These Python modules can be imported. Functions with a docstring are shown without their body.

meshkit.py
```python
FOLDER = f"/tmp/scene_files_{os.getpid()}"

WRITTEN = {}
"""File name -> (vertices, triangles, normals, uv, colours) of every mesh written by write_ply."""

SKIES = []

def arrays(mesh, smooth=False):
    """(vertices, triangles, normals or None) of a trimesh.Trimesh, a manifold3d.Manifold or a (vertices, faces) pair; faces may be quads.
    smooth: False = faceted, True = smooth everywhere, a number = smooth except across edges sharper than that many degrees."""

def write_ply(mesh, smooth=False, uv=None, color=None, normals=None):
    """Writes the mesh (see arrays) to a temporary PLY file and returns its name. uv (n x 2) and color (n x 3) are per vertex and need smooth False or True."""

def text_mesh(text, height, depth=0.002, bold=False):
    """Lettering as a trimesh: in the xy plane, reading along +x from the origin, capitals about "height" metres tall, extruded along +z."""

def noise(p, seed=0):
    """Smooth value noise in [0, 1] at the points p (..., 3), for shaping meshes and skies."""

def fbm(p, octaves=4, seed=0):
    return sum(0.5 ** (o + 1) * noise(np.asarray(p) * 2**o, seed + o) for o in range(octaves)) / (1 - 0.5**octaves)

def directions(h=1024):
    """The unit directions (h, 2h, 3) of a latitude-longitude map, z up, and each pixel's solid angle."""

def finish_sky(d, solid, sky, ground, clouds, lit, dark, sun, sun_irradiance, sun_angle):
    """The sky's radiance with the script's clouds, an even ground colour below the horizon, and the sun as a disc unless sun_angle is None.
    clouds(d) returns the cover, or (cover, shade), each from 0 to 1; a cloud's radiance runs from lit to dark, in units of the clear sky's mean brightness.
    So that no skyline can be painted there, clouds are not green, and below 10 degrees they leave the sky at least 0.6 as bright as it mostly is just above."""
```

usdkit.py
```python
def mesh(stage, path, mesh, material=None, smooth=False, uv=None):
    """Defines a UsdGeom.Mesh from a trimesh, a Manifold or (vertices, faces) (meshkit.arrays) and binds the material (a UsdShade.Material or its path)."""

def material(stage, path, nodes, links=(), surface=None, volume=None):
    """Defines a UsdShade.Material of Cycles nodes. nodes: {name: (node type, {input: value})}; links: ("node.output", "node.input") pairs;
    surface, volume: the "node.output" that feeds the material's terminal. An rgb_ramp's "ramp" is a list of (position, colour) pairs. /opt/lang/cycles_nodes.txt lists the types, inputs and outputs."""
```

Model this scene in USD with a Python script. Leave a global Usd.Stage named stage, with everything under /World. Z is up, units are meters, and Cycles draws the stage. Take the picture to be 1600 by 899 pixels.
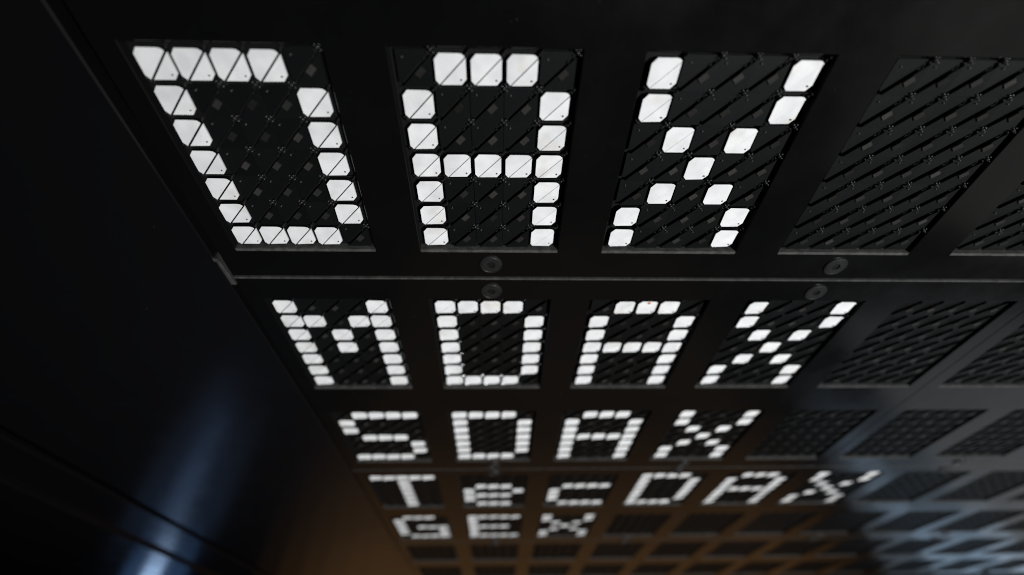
import math, random
import numpy as np, trimesh, usdkit
from shapely.geometry import Polygon, box as rect, Point
from pxr import Usd, UsdGeom, UsdLux, UsdShade, Gf, Sdf

stage = Usd.Stage.CreateInMemory()
UsdGeom.SetStageUpAxis(stage, UsdGeom.Tokens.z)
UsdGeom.SetStageMetersPerUnit(stage, 1.0)
UsdGeom.Xform.Define(stage, '/World')
UsdGeom.Scope.Define(stage, '/World/Looks')
rng = random.Random(7)

# The board is measured in dot pitches: u to the right, v downwards, w into the wall (w = 0 is the plane of the dots).
P = 0.025            # metres per dot pitch
Z0 = 4.0             # height of the first row of dots above the hall floor


def W(u, v, w):
    return Gf.Vec3d(u * P, w * P, Z0 - v * P)


# ------------------------------------------------------------------ camera
CAM = (9.3798, -4.6196, -12.8562)
RIGHT = (0.99955837, -0.02417849, -0.01727631)
DOWN = (0.00425429, 0.69181356, -0.72206364)
FWD = (0.02941039, 0.72167126, 0.69161089)
x3 = lambda a: Gf.Vec3d(a[0], a[2], -a[1])
cam = UsdGeom.Camera.Define(stage, '/World/camera')
r_, u_, b_ = x3(RIGHT), -x3(DOWN), -x3(FWD)
c_ = W(*CAM)
cam.AddTransformOp().Set(Gf.Matrix4d(r_[0], r_[1], r_[2], 0, u_[0], u_[1], u_[2], 0, b_[0], b_[1], b_[2], 0, c_[0], c_[1], c_[2], 1))
cam.CreateHorizontalApertureAttr(36.0)
cam.CreateFocalLengthAttr(36.0 * 683.16 / 1600)
cam.CreateFStopAttr(1.75)
cam.CreateFocusDistanceAttr(15.3 * P)
cam.CreateClippingRangeAttr(Gf.Vec2f(0.02, 200))
cam.CreateExposureAttr(0.0)


# ------------------------------------------------------------------ lamps of the dark hall
def lamp(name, pos, aim, width, height, intensity, color):
    """A rectangular area lamp at pos (board units) facing the point aim."""
    l = UsdLux.RectLight.Define(stage, '/World/lamps/' + name)
    p, a = W(*pos), W(*aim)
    z = (p - a).GetNormalized()
    ref = Gf.Vec3d(0, 0, 1) if abs(z[2]) < 0.9 else Gf.Vec3d(0, 1, 0)
    x = Gf.Cross(ref, z).GetNormalized()
    y = Gf.Cross(z, x)
    l.AddTransformOp().Set(Gf.Matrix4d(x[0], x[1], x[2], 0, y[0], y[1], y[2], 0, z[0], z[1], z[2], 0, p[0], p[1], p[2], 1))
    l.CreateWidthAttr(width * P)
    l.CreateHeightAttr(height * P)
    l.CreateIntensityAttr(intensity)
    l.CreateColorAttr(Gf.Vec3f(*color))
    return l


UsdGeom.Scope.Define(stage, '/World/lamps')
lamp('ceiling_lamp', (85, -50, -140), (12, 10, 0), 60, 46, 6.8, (0.97, 0.98, 1.0))
lamp('hall_wall_lamp', (215, 40, -120), (10, 20, 0), 150, 130, 0.18, (1.0, 0.97, 0.92))
spot = UsdLux.SphereLight.Define(stage, '/World/lamps/spot_lamp')      # spotlight of the hall, aimed at the lower rows
sp, sa = W(95, -55, -150), W(25, 30, 0)
sz = (sp - sa).GetNormalized(); sx = Gf.Cross(Gf.Vec3d(0, 0, 1), sz).GetNormalized(); sy = Gf.Cross(sz, sx)
spot.AddTransformOp().Set(Gf.Matrix4d(*sx, 0, *sy, 0, *sz, 0, *sp, 1))
spot.CreateRadiusAttr(14 * P)
spot.CreateIntensityAttr(230.0)
spot.CreateColorAttr(Gf.Vec3f(0.97, 0.98, 1.0))
sh = UsdLux.ShapingAPI.Apply(spot.GetPrim())
sh.CreateShapingConeAngleAttr(20.0)
sh.CreateShapingConeSoftnessAttr(1.0)


def low_lamp(name, u0, u1, w0, w1, intensity, color, v=110):
    """A lamp panel lying low in the hall at the foot of the board, facing up."""
    uc, wc = (u0 + u1) / 2, (w0 + w1) / 2
    return lamp(name, (uc, v, wc), (uc, v - 10, wc), u1 - u0, abs(w1 - w0), intensity, color)


WARM, k = (1.0, 0.50, 0.18), 0
for u0, u1, gu in [(-44, -39, 0.10), (-39, -34, 0.28), (-34, -29, 0.50), (-29, -24, 0.72), (-24, -19, 0.90), (-19, 76, 1.0), (76, 82, 0.8), (82, 88, 0.55), (88, 93, 0.3), (93, 98, 0.12)]:
    for w0, w1, gw in [(-3, -16, 1.0), (-16, -28, 0.75), (-28, -40, 0.5), (-40, -54, 0.22)]:
        low_lamp(f'warm_lamp_{k:03d}', u0, u1, w0, w1, 0.118 * gu * gw, WARM)
        k += 1
low_lamp('warm_lamp_090', -25, 80, -54, -125, 0.040, (1.0, 0.58, 0.30))
BLUE = (0.30, 0.52, 1.0)
for k, (u0, u1, w0, w1, i) in enumerate([(-71, -65, -20, -48, 0.27), (-76, -69, -48, -74, 0.13), (-79, -71, -18, -48, 0.055), (-65, -56, -18, -48, 0.055), (-110, -40, -60, -110, 0.004)]):
    low_lamp(f'blue_lamp_{k:03d}', u0, u1, w0, w1, i, BLUE)
low_lamp('blue_lamp_011', -73, -59, -2, -16, 0.20, (0.20, 0.45, 1.0))
low_lamp('blue_lamp_010', -68, -64, -2, -13, 2.0, (0.46, 0.67, 1.0), 109)
low_lamp('cool_lamp', 98, 126, -2, -50, 0.16, (0.66, 0.82, 1.0))
low_lamp('cool_lamp_001', 126, 210, -2, -85, 0.25, (0.88, 0.94, 1.0))
low_lamp('cool_lamp_002', 103, 111, -16, -38, 0.34, (0.50, 0.72, 1.0), 109)
low_lamp('cool_lamp_003', 108, 132, -3, -18, 0.55, (0.50, 0.73, 1.0), 109)


# ------------------------------------------------------------------ materials
def mat(name, nodes, links, surface='p.BSDF'):
    return usdkit.material(stage, '/World/Looks/' + name, nodes, links, surface=surface)


def plain(name, col, rough, spec=0.5, var=0.0, metallic=0.0):
    n = {'p': ('principled_bsdf', {'base_color': col, 'roughness': rough, 'specular_ior_level': spec, 'metallic': metallic})}
    links = []
    if var:
        a = tuple(c * (1 - var) for c in col)
        b = tuple(min(1, c * (1 + var)) for c in col)
        n['g'] = ('geometry', {})
        n['t'] = ('noise_texture', {'scale': 160.0, 'detail': 4.0})
        n['r'] = ('rgb_ramp', {'ramp': [(0.25, a), (0.75, b)]})
        links = [('g.position', 't.vector'), ('t.fac', 'r.fac'), ('r.color', 'p.base_color')]
    return mat(name, n, links)


# satin black lacquer of the panels: fine dust and a slight unevenness in gloss
def lacquer(name, col, r0, r1, bump):
    return mat(name, {
        'g': ('geometry', {}),
        'n': ('noise_texture', {'scale': 14.0, 'detail': 5.0, 'roughness': 0.6}),
        'rr': ('rgb_ramp', {'ramp': [(0.3, (r0,) * 3), (0.7, (r1,) * 3)]}),
        'v': ('voronoi_texture', {'scale': 260.0}),
        'm': ('noise_texture', {'scale': 45.0, 'detail': 2.0}),
        'add': ('math', {'math_type': 'add'}),
        'dust': ('rgb_ramp', {'ramp': [(0.0, (0.06, 0.055, 0.05)), (0.37, (0.04, 0.037, 0.034)), (0.385, col), (1.0, col)]}),
        'fn': ('noise_texture', {'scale': 1400.0, 'detail': 2.0}),
        'b': ('bump', {'strength': bump, 'distance': 0.0002}),
        'p': ('principled_bsdf', {'specular_ior_level': 0.5})},
        [('g.position', 'n.vector'), ('n.fac', 'rr.fac'), ('rr.color', 'p.roughness'), ('g.position', 'v.vector'), ('g.position', 'm.vector'),
         ('v.distance', 'add.value1'), ('m.fac', 'add.value2'), ('add.value', 'dust.fac'), ('dust.color', 'p.base_color'),
         ('g.position', 'fn.vector'), ('fn.fac', 'b.height'), ('b.normal', 'p.normal')])


M_PANEL = lacquer('black_lacquer', (0.003, 0.003, 0.003), 0.12, 0.25, 0.05)
M_SIDE = lacquer('side_lacquer', (0.004, 0.004, 0.0045), 0.15, 0.22, 0.04)
M_EDGE = plain('worn_edge', (0.052, 0.052, 0.049), 0.45, 0.5, 0.5)
M_BACK = plain('black_void', (0.0025, 0.0025, 0.0025), 0.7, 0.2)
M_BRACKET = plain('dull_bracket', (0.035, 0.035, 0.033), 0.5, 0.4, 0.3)
M_CORE = plain('black_core', (0.004, 0.004, 0.004), 0.6, 0.15)
M_HINGE = plain('black_hinge', (0.016, 0.016, 0.016), 0.16, 1.0)
M_SCREW = plain('screw_steel', (0.013, 0.013, 0.0127), 0.36, 0.5, 0.3)
M_RUST = plain('orange_fleck', (0.55, 0.16, 0.04), 0.6)
M_PIN = plain('pin_steel', (0.11, 0.11, 0.11), 0.3, 0.5, 0.0, 0.4)


def leaf_white(name, tint, k):
    """White lacquered leaf: faint cloudy yellowing, few brownish smudges, each leaf a shade of its own."""
    return mat(name, {
        'g': ('geometry', {}), 'o': ('object_info', {}),
        'n': ('noise_texture', {'scale': 42.0, 'detail': 3.0}),
        's': ('rgb_ramp', {'ramp': [(0.0, tint), (0.56, tint), (0.72, tuple(c * q for c, q in zip(tint, (0.88, 0.85, 0.80))))]}),
        'f': ('noise_texture', {'scale': 900.0, 'detail': 3.0}),
        'fr': ('rgb_ramp', {'ramp': [(0.3, (0.95,) * 3), (0.65, (1.0,) * 3)]}),
        'vr': ('rgb_ramp', {'ramp': [(0.0, (0.93,) * 3), (1.0, (1.0,) * 3)]}),
        'c': ('noise_texture', {'scale': 70.0, 'detail': 1.0}),
        'cr': ('rgb_ramp', {'ramp': [(0.3, (0.86, 0.87, 0.88)), (0.62, (1.0,) * 3)]}),
        'm0': ('mix', {'mix_type': 'multiply', 'fac': 1.0}),
        'm1': ('mix', {'mix_type': 'multiply', 'fac': 1.0}), 'm2': ('mix', {'mix_type': 'multiply', 'fac': 1.0}),
        'p': ('principled_bsdf', {'roughness': 0.42, 'specular_ior_level': 0.4})},
        [('g.position', 'n.vector'), ('g.position', 'f.vector'), ('n.fac', 's.fac'), ('f.fac', 'fr.fac'), ('o.random', 'vr.fac'),
         ('g.position', 'c.vector'), ('c.fac', 'cr.fac'), ('s.color', 'm0.color1'), ('cr.color', 'm0.color2'), ('m0.color', 'm1.color1'), ('fr.color', 'm1.color2'), ('m1.color', 'm2.color1'), ('vr.color', 'm2.color2'), ('m2.color', 'p.base_color')])


M_WHITE = leaf_white('white_leaf', (0.83, 0.83, 0.82), 1)


def leaf_black(name, col, rough, lo=0.75, hi=1.1):
    return mat(name, {
        'g': ('geometry', {}), 'o': ('object_info', {}),
        'n': ('noise_texture', {'scale': 500.0, 'detail': 4.0}),
        'r': ('rgb_ramp', {'ramp': [(0.3, tuple(c * 0.85 for c in col)), (0.7, tuple(c * 1.15 for c in col))]}),
        'vr': ('rgb_ramp', {'ramp': [(0.0, (lo,) * 3), (1.0, (hi,) * 3)]}),
        'm': ('mix', {'mix_type': 'multiply', 'fac': 1.0}),
        'p': ('principled_bsdf', {'roughness': rough, 'specular_ior_level': 0.22})},
        [('g.position', 'n.vector'), ('n.fac', 'r.fac'), ('o.random', 'vr.fac'), ('r.color', 'm.color1'), ('vr.color', 'm.color2'), ('m.color', 'p.base_color')])


M_BLACK = leaf_black('black_leaf', (0.0038, 0.0043, 0.0043), 0.42)
M_BLOCK = leaf_black('grey_block', (0.027, 0.026, 0.0235), 0.35, 0.35, 1.3)


# ------------------------------------------------------------------ helpers
used = {}


def numbered(parent, name):
    k = used.get((parent, name), 0)
    used[(parent, name)] = k + 1
    return f'{parent}/{name}' if k == 0 else f'{parent}/{name}_{k:03d}'


def obj(name, mesh, material, parent='/World', smooth=False, label=None, kind=None):
    """One Mesh prim under parent; mesh in board units with axes (u, w, up)."""
    path = numbered(str(parent), name)
    v, f = (np.asarray(mesh.vertices), np.asarray(mesh.faces)) if isinstance(mesh, trimesh.Trimesh) else mesh
    m = usdkit.mesh(stage, path, trimesh.Trimesh(np.asarray(v) * P, f, process=False), material, smooth)
    pr = m.GetPrim()
    if label:
        pr.SetCustomDataByKey('label', label)
    if kind:
        pr.SetCustomDataByKey('kind', kind)
    return path


def thing(name, label, category, u, v, w, group=None):
    path = numbered('/World', name)
    x = UsdGeom.Xform.Define(stage, path)
    x.AddTranslateOp().Set(W(u, v, w))
    x.GetPrim().SetCustomDataByKey('label', label)
    x.GetPrim().SetCustomDataByKey('category', category)
    if group:
        x.GetPrim().SetCustomDataByKey('group', group)
    return path


def bx(a0, a1, w0, w1, b0, b1):
    m = trimesh.creation.box([a1 - a0, w1 - w0, b1 - b0])
    m.apply_translation([(a0 + a1) / 2, (w0 + w1) / 2, (b0 + b1) / 2])
    return m


def slab(poly, w_front, w_back, bevel=0.0):
    """Extrude a convex polygon in (u, up) from w_back to w_front, the front edge bevelled."""
    co = np.array(poly.exterior.coords)[:-1]
    if poly.exterior.is_ccw is False:
        co = co[::-1]
    n = len(co)
    rings = [(co, w_back)]
    if bevel:
        c = co.mean(0)
        inner = np.array(poly.buffer(-bevel, join_style=2).exterior.coords)[:-1]
        if len(inner) == n:
            if not Polygon(inner).exterior.is_ccw:
                inner = inner[::-1]
            k = np.argmin(((inner - co[0]) ** 2).sum(1))
            inner = np.roll(inner, -k, 0)
        else:
            inner = c + (co - c) * (1 - bevel / np.sqrt(((co - c) ** 2).sum(1)).mean())
        rings += [(co, w_front + bevel), (inner, w_front)]
    else:
        rings += [(co, w_front)]
    V = np.vstack([np.c_[r[:, 0], np.full(n, w), r[:, 1]] for r, w in rings])
    F = []
    for k in range(len(rings) - 1):
        for i in range(n):
            j = (i + 1) % n
            a, b, c, d = k * n + i, k * n + j, (k + 1) * n + j, (k + 1) * n + i
            F += [(a, b, c), (a, c, d)]
    t = (len(rings) - 1) * n
    F += [(t, t + i, t + i + 1) for i in range(1, n - 1)]
    F += [(0, i + 1, i) for i in range(1, n - 1)]
    return trimesh.Trimesh(V, F, process=False)


def tilt(m, ang, off=0.0):
    """Turn a leaf about the dot's diagonal hinge axis (bottom left to top right)."""
    m = m.copy()
    m.apply_transform(trimesh.transformations.rotation_matrix(ang, [1, 0, 1], [off / 2, 0, -off / 2]))
    return m


def cyl(a, b, w0, w1, r, n=8):
    t = np.arange(n) * 2 * math.pi / n
    return slab(Polygon(np.c_[a + r * np.cos(t), b + r * np.sin(t)]), w0, w1, min(r * 0.4, 0.02))


join = trimesh.util.concatenate

# ------------------------------------------------------------------ layout of the board
ROWS = [0, 10.02, 19.96, 29.92, 39.72, 49.66, 59.55, 69.45]
TEXT = ['DAX', 'MDAX', 'SDAX', 'TecDAX', 'GEX', '', '', '']
FONT = {
    'D': '####. #...# #...# #...# #...# #...# ####.', 'A': '.###. #...# #...# ##### #...# #...# #...#',
    'X': '#...# #...# .#.#. ..#.. .#.#. #...# #...#', 'M': '#...# ##.## #.#.# #.#.# #...# #...# #...#',
    'S': '.#### #.... #.... .###. ....# ....# ####.', 'T': '##### ..#.. ..#.. ..#.. ..#.. ..#.. ..#..',
    'e': '..... ..... .###. #...# ####. #.... .###.', 'c': '..... ..... .#### #.... #.... #.... .####',
    'G': '.###. #.... #.... #.### #...# #...# .####', 'E': '##### #.... #.... ####. #.... #.... #####',
    ' ': '..... ..... ..... ..... ..... ..... .....'}
FONT = {k: s.split() for k, s in FONT.items()}
NCOL = [6, 6, 8, 9, 10, 11, 12, 12]
FACE = -0.14          # front of the panels
WIN = (-0.64, 4.64, -0.60, 6.60)      # window round a character, from its first dot
ORD = ['first', 'second', 'third', 'fourth', 'fifth', 'sixth', 'seventh', 'eighth', 'ninth', 'tenth', 'eleventh', 'twelfth']
ROWNAME = ['top row'] + [o + ' row' for o in ORD[1:8]]


# ------------------------------------------------------------------ black front panels with their windows
def frontplate(u0, u1, v0, v1, wins, c=0.02, depth=0.42):
    """Plate u0..u1, v0..v1 with rectangular windows; every edge chamfered by c. Returns a mesh in (u, w, up) relative to (u0, v1)."""
    V, F = [], []

    def add(vs, fs):
        k = len(V)
        V.extend(vs)
        F.extend([tuple(i + k for i in f) for f in fs])

    R = lambda a0, a1, b0, b1: [(a0, b0), (a1, b0), (a1, b1), (a0, b1)]
    outer = (0, u1 - u0, 0, v1 - v0)
    holes = [(a0 - u0, a1 - u0, v1 - b1, v1 - b0) for a0, a1, b0, b1 in wins]
    grow = lambda r, d: (r[0] - d, r[1] + d, r[2] - d, r[3] + d)
    front = Polygon(R(*grow(outer, -c)), [R(*grow(h, c)) for h in holes])
    # front face as a grid of cells, leaving the windows open
    xs = sorted({q for p in [grow(outer, -c)] + [grow(h, c) for h in holes] for q in p[:2]})
    zs = sorted({q for p in [grow(outer, -c)] + [grow(h, c) for h in holes] for q in p[2:]})
    for i in range(len(xs) - 1):
        for j in range(len(zs) - 1):
            if front.contains(Point((xs[i] + xs[i + 1]) / 2, (zs[j] + zs[j + 1]) / 2)):
                add([(x, FACE, z) for x, z in R(xs[i], xs[i + 1], zs[j], zs[j + 1])], [(0, 1, 2), (0, 2, 3)])
    for r, s in [(outer, -1)] + [(h, 1) for h in holes]:
        a, b = R(*grow(r, c * s)), R(*r)
        for i in range(4):
            j = (i + 1) % 4
            q = [(*a[i],), (*a[j],), (*b[j],), (*b[i],)]
            f = [(0, 1, 2), (0, 2, 3)] if s > 0 else [(2, 1, 0), (3, 2, 0)]
            add([(q[0][0], FACE, q[0][1]), (q[1][0], FACE, q[1][1]), (q[2][0], FACE + c, q[2][1]), (q[3][0], FACE + c, q[3][1])], f)
            if s < 0:
                add([(q[3][0], FACE + c, q[3][1]), (q[2][0], FACE + c, q[2][1]), (q[2][0], depth, q[2][1]), (q[3][0], depth, q[3][1])], f)
    return trimesh.Trimesh(np.array(V), np.array(F), process=False)


def screw(parent, a, b):
    """Countersunk socket-head screw: chamfered rim, slightly dished head, dark hexagonal socket."""
    n = 40
    t = np.arange(n) * 2 * math.pi / n
    prof = [(0.45, FACE + 0.01), (0.447, FACE - 0.03), (0.43, FACE - 0.055), (0.40, FACE - 0.062), (0.385, FACE - 0.045), (0.37, FACE - 0.062), (0.185, FACE - 0.070), (0.16, FACE - 0.062), (0.15, FACE + 0.01)]
    V = np.vstack([np.c_[a + r * np.cos(t), np.full(n, w), b + r * np.sin(t)] for r, w in prof])
    F = []
    for k in range(len(prof) - 1):
        for i in range(n):
            j = (i + 1) % n
            p, q, r2, s = k * n + i, k * n + j, (k + 1) * n + j, (k + 1) * n + i
            F += [(p, q, r2), (p, r2, s)]
    sc = obj('screw', trimesh.Trimesh(V, F, process=False), M_SCREW, parent, 35)
    hx = np.arange(6) * math.pi / 3 + rng.random()
    obj('socket', slab(Polygon(np.c_[a + 0.155 * np.cos(hx), b + 0.155 * np.sin(hx)]), FACE - 0.018, FACE - 0.006), M_BACK, sc)


G = 0.035
panel_rows = [(-12.0, 8.03, [0]), (8.13, 28.08, [1, 2]), (28.14, 47.9, [3, 4]), (47.96, 67.6, [5, 6]), (67.66, 88.0, [7])]
panel_cols = [(-1.36, 33.49, range(0, 5)), (33.51, 68.49, range(5, 10)), (68.51, 103.5, range(10, 12))]
vert = ['top', 'second', 'third', 'fourth', 'lowest']
horiz = ['at the left end beside the plain side panel', 'in the middle of the board', 'at the far right']
seen = {(0, 0), (0, 1), (1, 0), (1, 1), (2, 0), (2, 1), (3, 0), (3, 1), (3, 2), (2, 2)}
LAB = {(0, 0): 'black front panel with the largest white letters along its lower edge',
       (0, 1): 'black front panel at the top right edge, blank windows only',
       (1, 0): 'black front panel below the top seam, holding the second and third rows of letters',
       (1, 1): 'black blank front panel right of the second and third rows of letters',
       (2, 0): 'black front panel holding the fourth and fifth rows of letters left of its joint',
       (2, 1): 'black front panel right of the fifth row of letters, holding one white letter X',
       (2, 2): 'black blank front panel at right edge, level with the fifth row of letters',
       (3, 0): 'black blank front panel directly below the fifth row of letters',
       (3, 1): 'black blank front panel at the bottom, middle of the three',
       (3, 2): 'black blank front panel at the bottom right corner',
       (4, 0): 'x', (4, 1): 'x', (4, 2): 'x'}
for i, (v0, v1, rows) in enumerate(panel_rows):
    for j, (u0, u1, cols) in enumerate(panel_cols):
        if (i, j) not in seen:
            continue
        lab = LAB[i, j]
        t = thing('front_panel', lab, 'display panel', u0, v1, 0)
        wins = [(7 * c + WIN[0], 7 * c + WIN[1], ROWS[r] + WIN[2], ROWS[r] + WIN[3]) for r in rows for c in cols]
        obj('faceplate', frontplate(u0, u1, v0, v1, wins), M_PANEL, t)
        H, L = v1 - v0, u1 - u0
        if i:      # bare upper edge of the plate
            obj('top_edge', bx(0.02, L - 0.02, FACE - 0.006, 0.10, H - 0.05, H + 0.018), M_EDGE, t)
        for a0, a1, b0, b1 in wins:
            z = v1 - b1
            x0, x1, z1 = a0 - u0, a1 - u0, v1 - b0
            obj('window_recess', join([bx(x0 - 0.05, x0, FACE + 0.02, 0.18, z, z1), bx(x1, x1 + 0.05, FACE + 0.02, 0.18, z, z1), bx(x0, x1, FACE + 0.02, 0.18, z1, z1 + 0.05)]), M_BACK, t)
            obj('window_sill', bx(a0 - u0 + 0.004, a1 - u0 - 0.004, FACE - 0.006, 0.20, z - 0.085, z + 0.035), M_EDGE, t)
        ss = [(1, 0.72), (3, 0.72)]
        for c, d in ss:
            if c >= len(cols):
                continue
            uc = 7 * cols[c] + 2.05 - u0
            if i:
                screw(t, uc, H - d)
            screw(t, uc, d)
    if i == 1:
        pass

# plain side panels left of the board, behind a dark joint
side_edge = lambda v: np.interp(v, [-14, 7, 25, 88], [-2.08, -1.68, -1.50, -1.46])


def side(name, label, pts, w0, w1):
    """Plain plate from (u, v) corners, its front tilting evenly from w0 at its right edge to w1 at its left edge."""
    pts = np.array(pts, float)
    v1 = pts[:, 1].max()
    u1 = pts[:, 0].max()
    t = thing(name, label, 'panel', u1, v1, 0)
    m = slab(Polygon(np.c_[pts[:, 0] - u1, v1 - pts[:, 1]]), 0, 0.5, 0.05)
    k = np.array(m.vertices)
    k[:, 1] += w0 + (w1 - w0) * (-k[:, 0] / max(1e-6, u1 - pts[:, 0].min()))
    m.vertices = k
    obj('plate', m, M_SIDE, t)
    return t


vs = [-14, 7, 25, 88]
side('side_panel', 'wide glossy black side panel left of the letters with a blue streak reflected in it', [(side_edge(v), v) for v in vs] + [(-19.8, 88), (-20.1, 40), (-20.9, 20), (-21.4, -14)], FACE, FACE)
side('narrow_side_panel', 'narrow black strip between the wide side panel and the lower left corner panel', [(-20.75, 88), (-21.05, 40), (-21.9, 20), (-22.4, -14)][::-1] + [(-26.85, 88), (-26.85, -14)], FACE + 0.05, FACE + 0.05)
side('corner_side_panel', 'glossy black panel in the lower left corner with the brightest blue gleam', [(-26.95, -14), (-26.95, 88), (-60, 88), (-60, -14)], FACE - 0.2, FACE - 0.2)
t = thing('joint_bracket', 'small grey metal bracket bridging the dark joint beside the top panel seam', 'bracket', -1.56, 8.6, 0)
obj('plate', slab(Polygon([(-0.10, 0), (0.10, 0), (-0.01, 1.5), (-0.14, 1.5)]), FACE + 0.02, 0.3, 0.03), M_BRACKET, t)
obj('lip', bx(-0.15, 0.03, FACE - 0.03, FACE + 0.03, 1.36, 1.52), M_BRACKET, t)
# the wall behind the joints
t = obj('wall', bx(-62, 106, 0.9, 3.0, -90, 16), M_BACK, '/World', kind='structure')
UsdGeom.Xformable(stage.GetPrimAtPath(t)).AddTranslateOp().Set(W(0, 0, 0))

# ------------------------------------------------------------------ flip dots
DOT = Polygon([(-.43, -.29), (-.43, .27), (-.29, .43), (.24, .43), (.33, .415), (.40, .36), (.43, .27), (.43, -.27), (.29, -.43), (-.30, -.43)])
TILE = Polygon([(-.493, -.36), (-.493, .493), (.36, .493), (.493, .36), (.493, -.493), (-.36, -.493)])
half = lambda s, off: Polygon([(-2 + off, -2), (2 + off, 2), (-2 + off, 2)] if s > 0 else [(-2 + off, -2), (2 + off, -2), (2 + off, 2)])
LEAF = {
    'white_upper': slab(DOT.intersection(half(1, 0.075)), -0.085, -0.070, 0.005),
    'white_flap': slab(DOT.intersection(half(1, 0.079)).buffer(-0.004, join_style=2), -0.070, -0.012),
    'white_base': slab(DOT.buffer(-0.03, join_style=2), 0.045, 0.12),
    'white_lower': slab(DOT.intersection(half(-1, 0.132)), -0.030, 0.030, 0.004),
    'black_upper': slab(TILE.intersection(half(1, -0.02)), 0.030, 0.10, 0.004),
    'black_lower': slab(TILE.intersection(half(-1, 0.105)), -0.045, 0.0, 0.004),
    'black_core': slab(TILE.buffer(-0.03, join_style=2), 0.11, 0.16),
}
blk = bx(-0.135, 0.135, -0.085, -0.03, -0.09, 0.09)
blk.apply_transform(trimesh.transformations.rotation_matrix(math.pi / 4, [0, -1, 0]))
blk.apply_translation([0.155, 0, -0.085])
LEAF['block'] = blk


def bar(d, off, L=0.05, Wd=0.018, w0=0.02, w1=0.06):
    """Little clip lying across the hinge groove at distance d along the diagonal."""
    m = bx(-Wd, Wd, w0, w1, -L, L)
    m.apply_transform(trimesh.transformations.rotation_matrix(math.pi / 4, [0, 1, 0]))
    m.apply_translation([d * math.sqrt(.5) + off / 2, 0, d * math.sqrt(.5) - off / 2])
    return m


LEAF['hinge_black'] = join([bar(0.36, 0.05, 0.035),
                            cyl(0.50, 0.50, -0.10, 0.10, 0.05), cyl(0.57, 0.44, -0.09, 0.10, 0.032), cyl(0.44, 0.575, -0.08, 0.10, 0.030), cyl(0.41, 0.42, -0.08, 0.05, 0.026), cyl(0.60, 0.56, -0.05, 0.10, 0.03)])
LEAF['hinge_white'] = join([cyl(-0.40, -0.45, -0.05, 0.10, 0.055), cyl(-0.47, -0.38, -0.06, 0.10, 0.03), cyl(-0.33, -0.50, -0.04, 0.10, 0.028), cyl(0.47, 0.42, -0.05, 0.10, 0.035), cyl(0.53, 0.50, -0.08, 0.10, 0.035)])
LEAF['rivets'] = join([trimesh.creation.icosphere(1, 0.021).apply_translation(p) for p in ((0.50, -0.10, 0.52), (0.44, -0.085, 0.58), (0.585, -0.095, 0.445), (0.56, -0.06, 0.57), (0.40, -0.05, 0.43))])
LEAF['pin_white'] = cyl(0.285, -0.285, -0.052, -0.02, 0.026)
LEAF['pin_black'] = cyl(-0.30, 0.29, -0.03, 0.04, 0.022)
MTL = {'white_upper': M_WHITE, 'white_lower': M_WHITE, 'black_upper': M_BLACK, 'black_lower': M_BLACK}


def moved(m, a, b):
    return (np.asarray(m.vertices) + [a, 0, b], m.faces)


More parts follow.
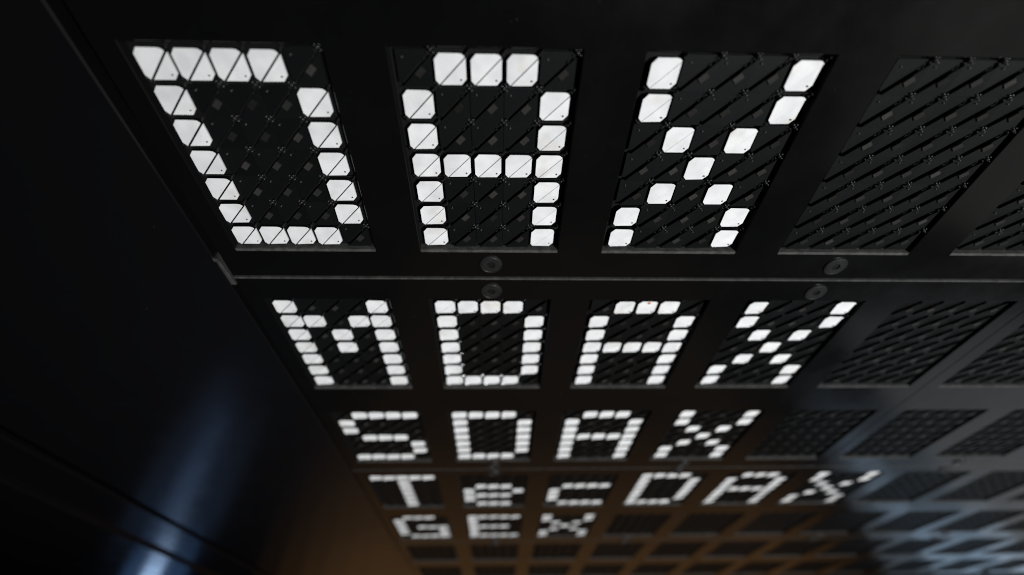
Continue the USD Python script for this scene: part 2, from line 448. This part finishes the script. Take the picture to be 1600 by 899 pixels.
def white_dot(t, a, b, fine):
    j1, j2 = rng.gauss(0, 0.020), rng.gauss(0, 0.022)
    core = obj('flip_dot', moved(join([tilt(LEAF['white_flap'], j1, 0.08), LEAF['white_base']]), a, b), M_CORE, t)
    obj('upper_leaf', moved(tilt(LEAF['white_upper'], j1, 0.08), a, b), M_WHITE, core)
    lo = tilt(LEAF['white_lower'], 0.045 + j2, 0.09)
    obj('lower_leaf', moved(lo, a, b), M_WHITE, core)
    if fine:
        obj('hinge', moved(LEAF['hinge_white'], a, b), M_HINGE, core, kind='stuff')
        obj('pin', moved(LEAF['pin_white'], a, b), M_PIN, core)


def black_dot(t, a, b, fine):
    core = obj('flip_dot', moved(LEAF['black_core'], a, b), M_CORE, t)
    j1, j2 = rng.gauss(0, 0.012), rng.gauss(0, 0.015)
    obj('upper_leaf', moved(tilt(LEAF['black_upper'], j1), a, b), M_BLACK, core)
    obj('lower_leaf', moved(tilt(LEAF['black_lower'], j2 + 0.02, 0.1), a, b), M_BLACK, core)
    obj('coil_block', moved(tilt(LEAF['block'], j2, 0.1), a, b), M_BLOCK, core)
    if fine:
        obj('hinge', moved(LEAF['hinge_black'], a, b), M_HINGE, core, kind='stuff')
        obj('rivets', moved(LEAF['rivets'], a, b), M_PIN, core, True, kind='stuff')
        obj('pin', moved(LEAF['pin_black'], a, b), M_PIN, core)


def label_for(r, c, ch):
    if ch != ' ':
        n = TEXT[r][:c].count(ch)
        case = 'small letter' if ch.islower() else 'letter'
        where = 'leftmost' if c == 0 else f'{ORD[c]} from the left'
        return f'black window showing the white {case} {ch.upper()}, {where} in the {ROWNAME[r]}'
    k = c - len(TEXT[r])
    if TEXT[r]:
        return f'blank black window, {ORD[k]} to the right of the last letter in the {ROWNAME[r]}'
    return f'blank black window, {ORD[c]} from the left in the {ROWNAME[r]}'


for r, v in enumerate(ROWS):
    if r == 7:
        continue
    for c in range(NCOL[r]):
        ch = TEXT[r][c] if c < len(TEXT[r]) else ' '
        t = thing('letter_module' if ch != ' ' else 'blank_module', label_for(r, c, ch), 'character display', 7 * c + 2, v + 6.7, 0, 'letter windows of the board' if ch != ' ' else 'blank windows of the board')
        O = (-2.0, 6.7)               # the first dot seen from the thing's origin
        obj('back_plate', bx(O[0] - 0.85, O[0] + 4.85, 0.19, 0.40, -0.02, 7.45), M_BACK, t)
        coarse = []
        for k in range(7):
            for q in range(5):
                a, b = O[0] + q, O[1] - k
                if FONT[ch][k][q] == '#':
                    white_dot(t, a, b, r < 2)
                elif r < 3:
                    black_dot(t, a, b, r < 1)
                else:
                    coarse += [trimesh.Trimesh(*moved(tilt(LEAF[n], rng.gauss(0, 0.015), 0.05), a, b), process=False) for n in ('black_upper', 'black_lower')]
        if coarse:
            obj('black_dots', join(coarse), M_BLACK, t, kind='stuff')
        if r == 1 and c == 2:      # a fleck of rust on the middle dot of the top edge
            fl = Polygon([(0.060 * (1 + 0.3 * math.sin(3 * q)) * math.cos(q) + 0.02, 0.075 * (1 + 0.25 * math.cos(2 * q)) * math.sin(q) + 0.345) for q in np.arange(9) * 2 * math.pi / 9])
            obj('rust_fleck', moved(slab(fl, -0.110, -0.080), O[0] + 2, O[1]), M_RUST, t)
        if r < 2:                 # bright edges of the circuit strips between the dot rows
            for k in (0, 3):
                obj('circuit_edge', bx(O[0] - 0.45, O[0] + 4.45, 0.02, 0.06, O[1] - k - 0.507, O[1] - k - 0.495), M_SCREW, t)
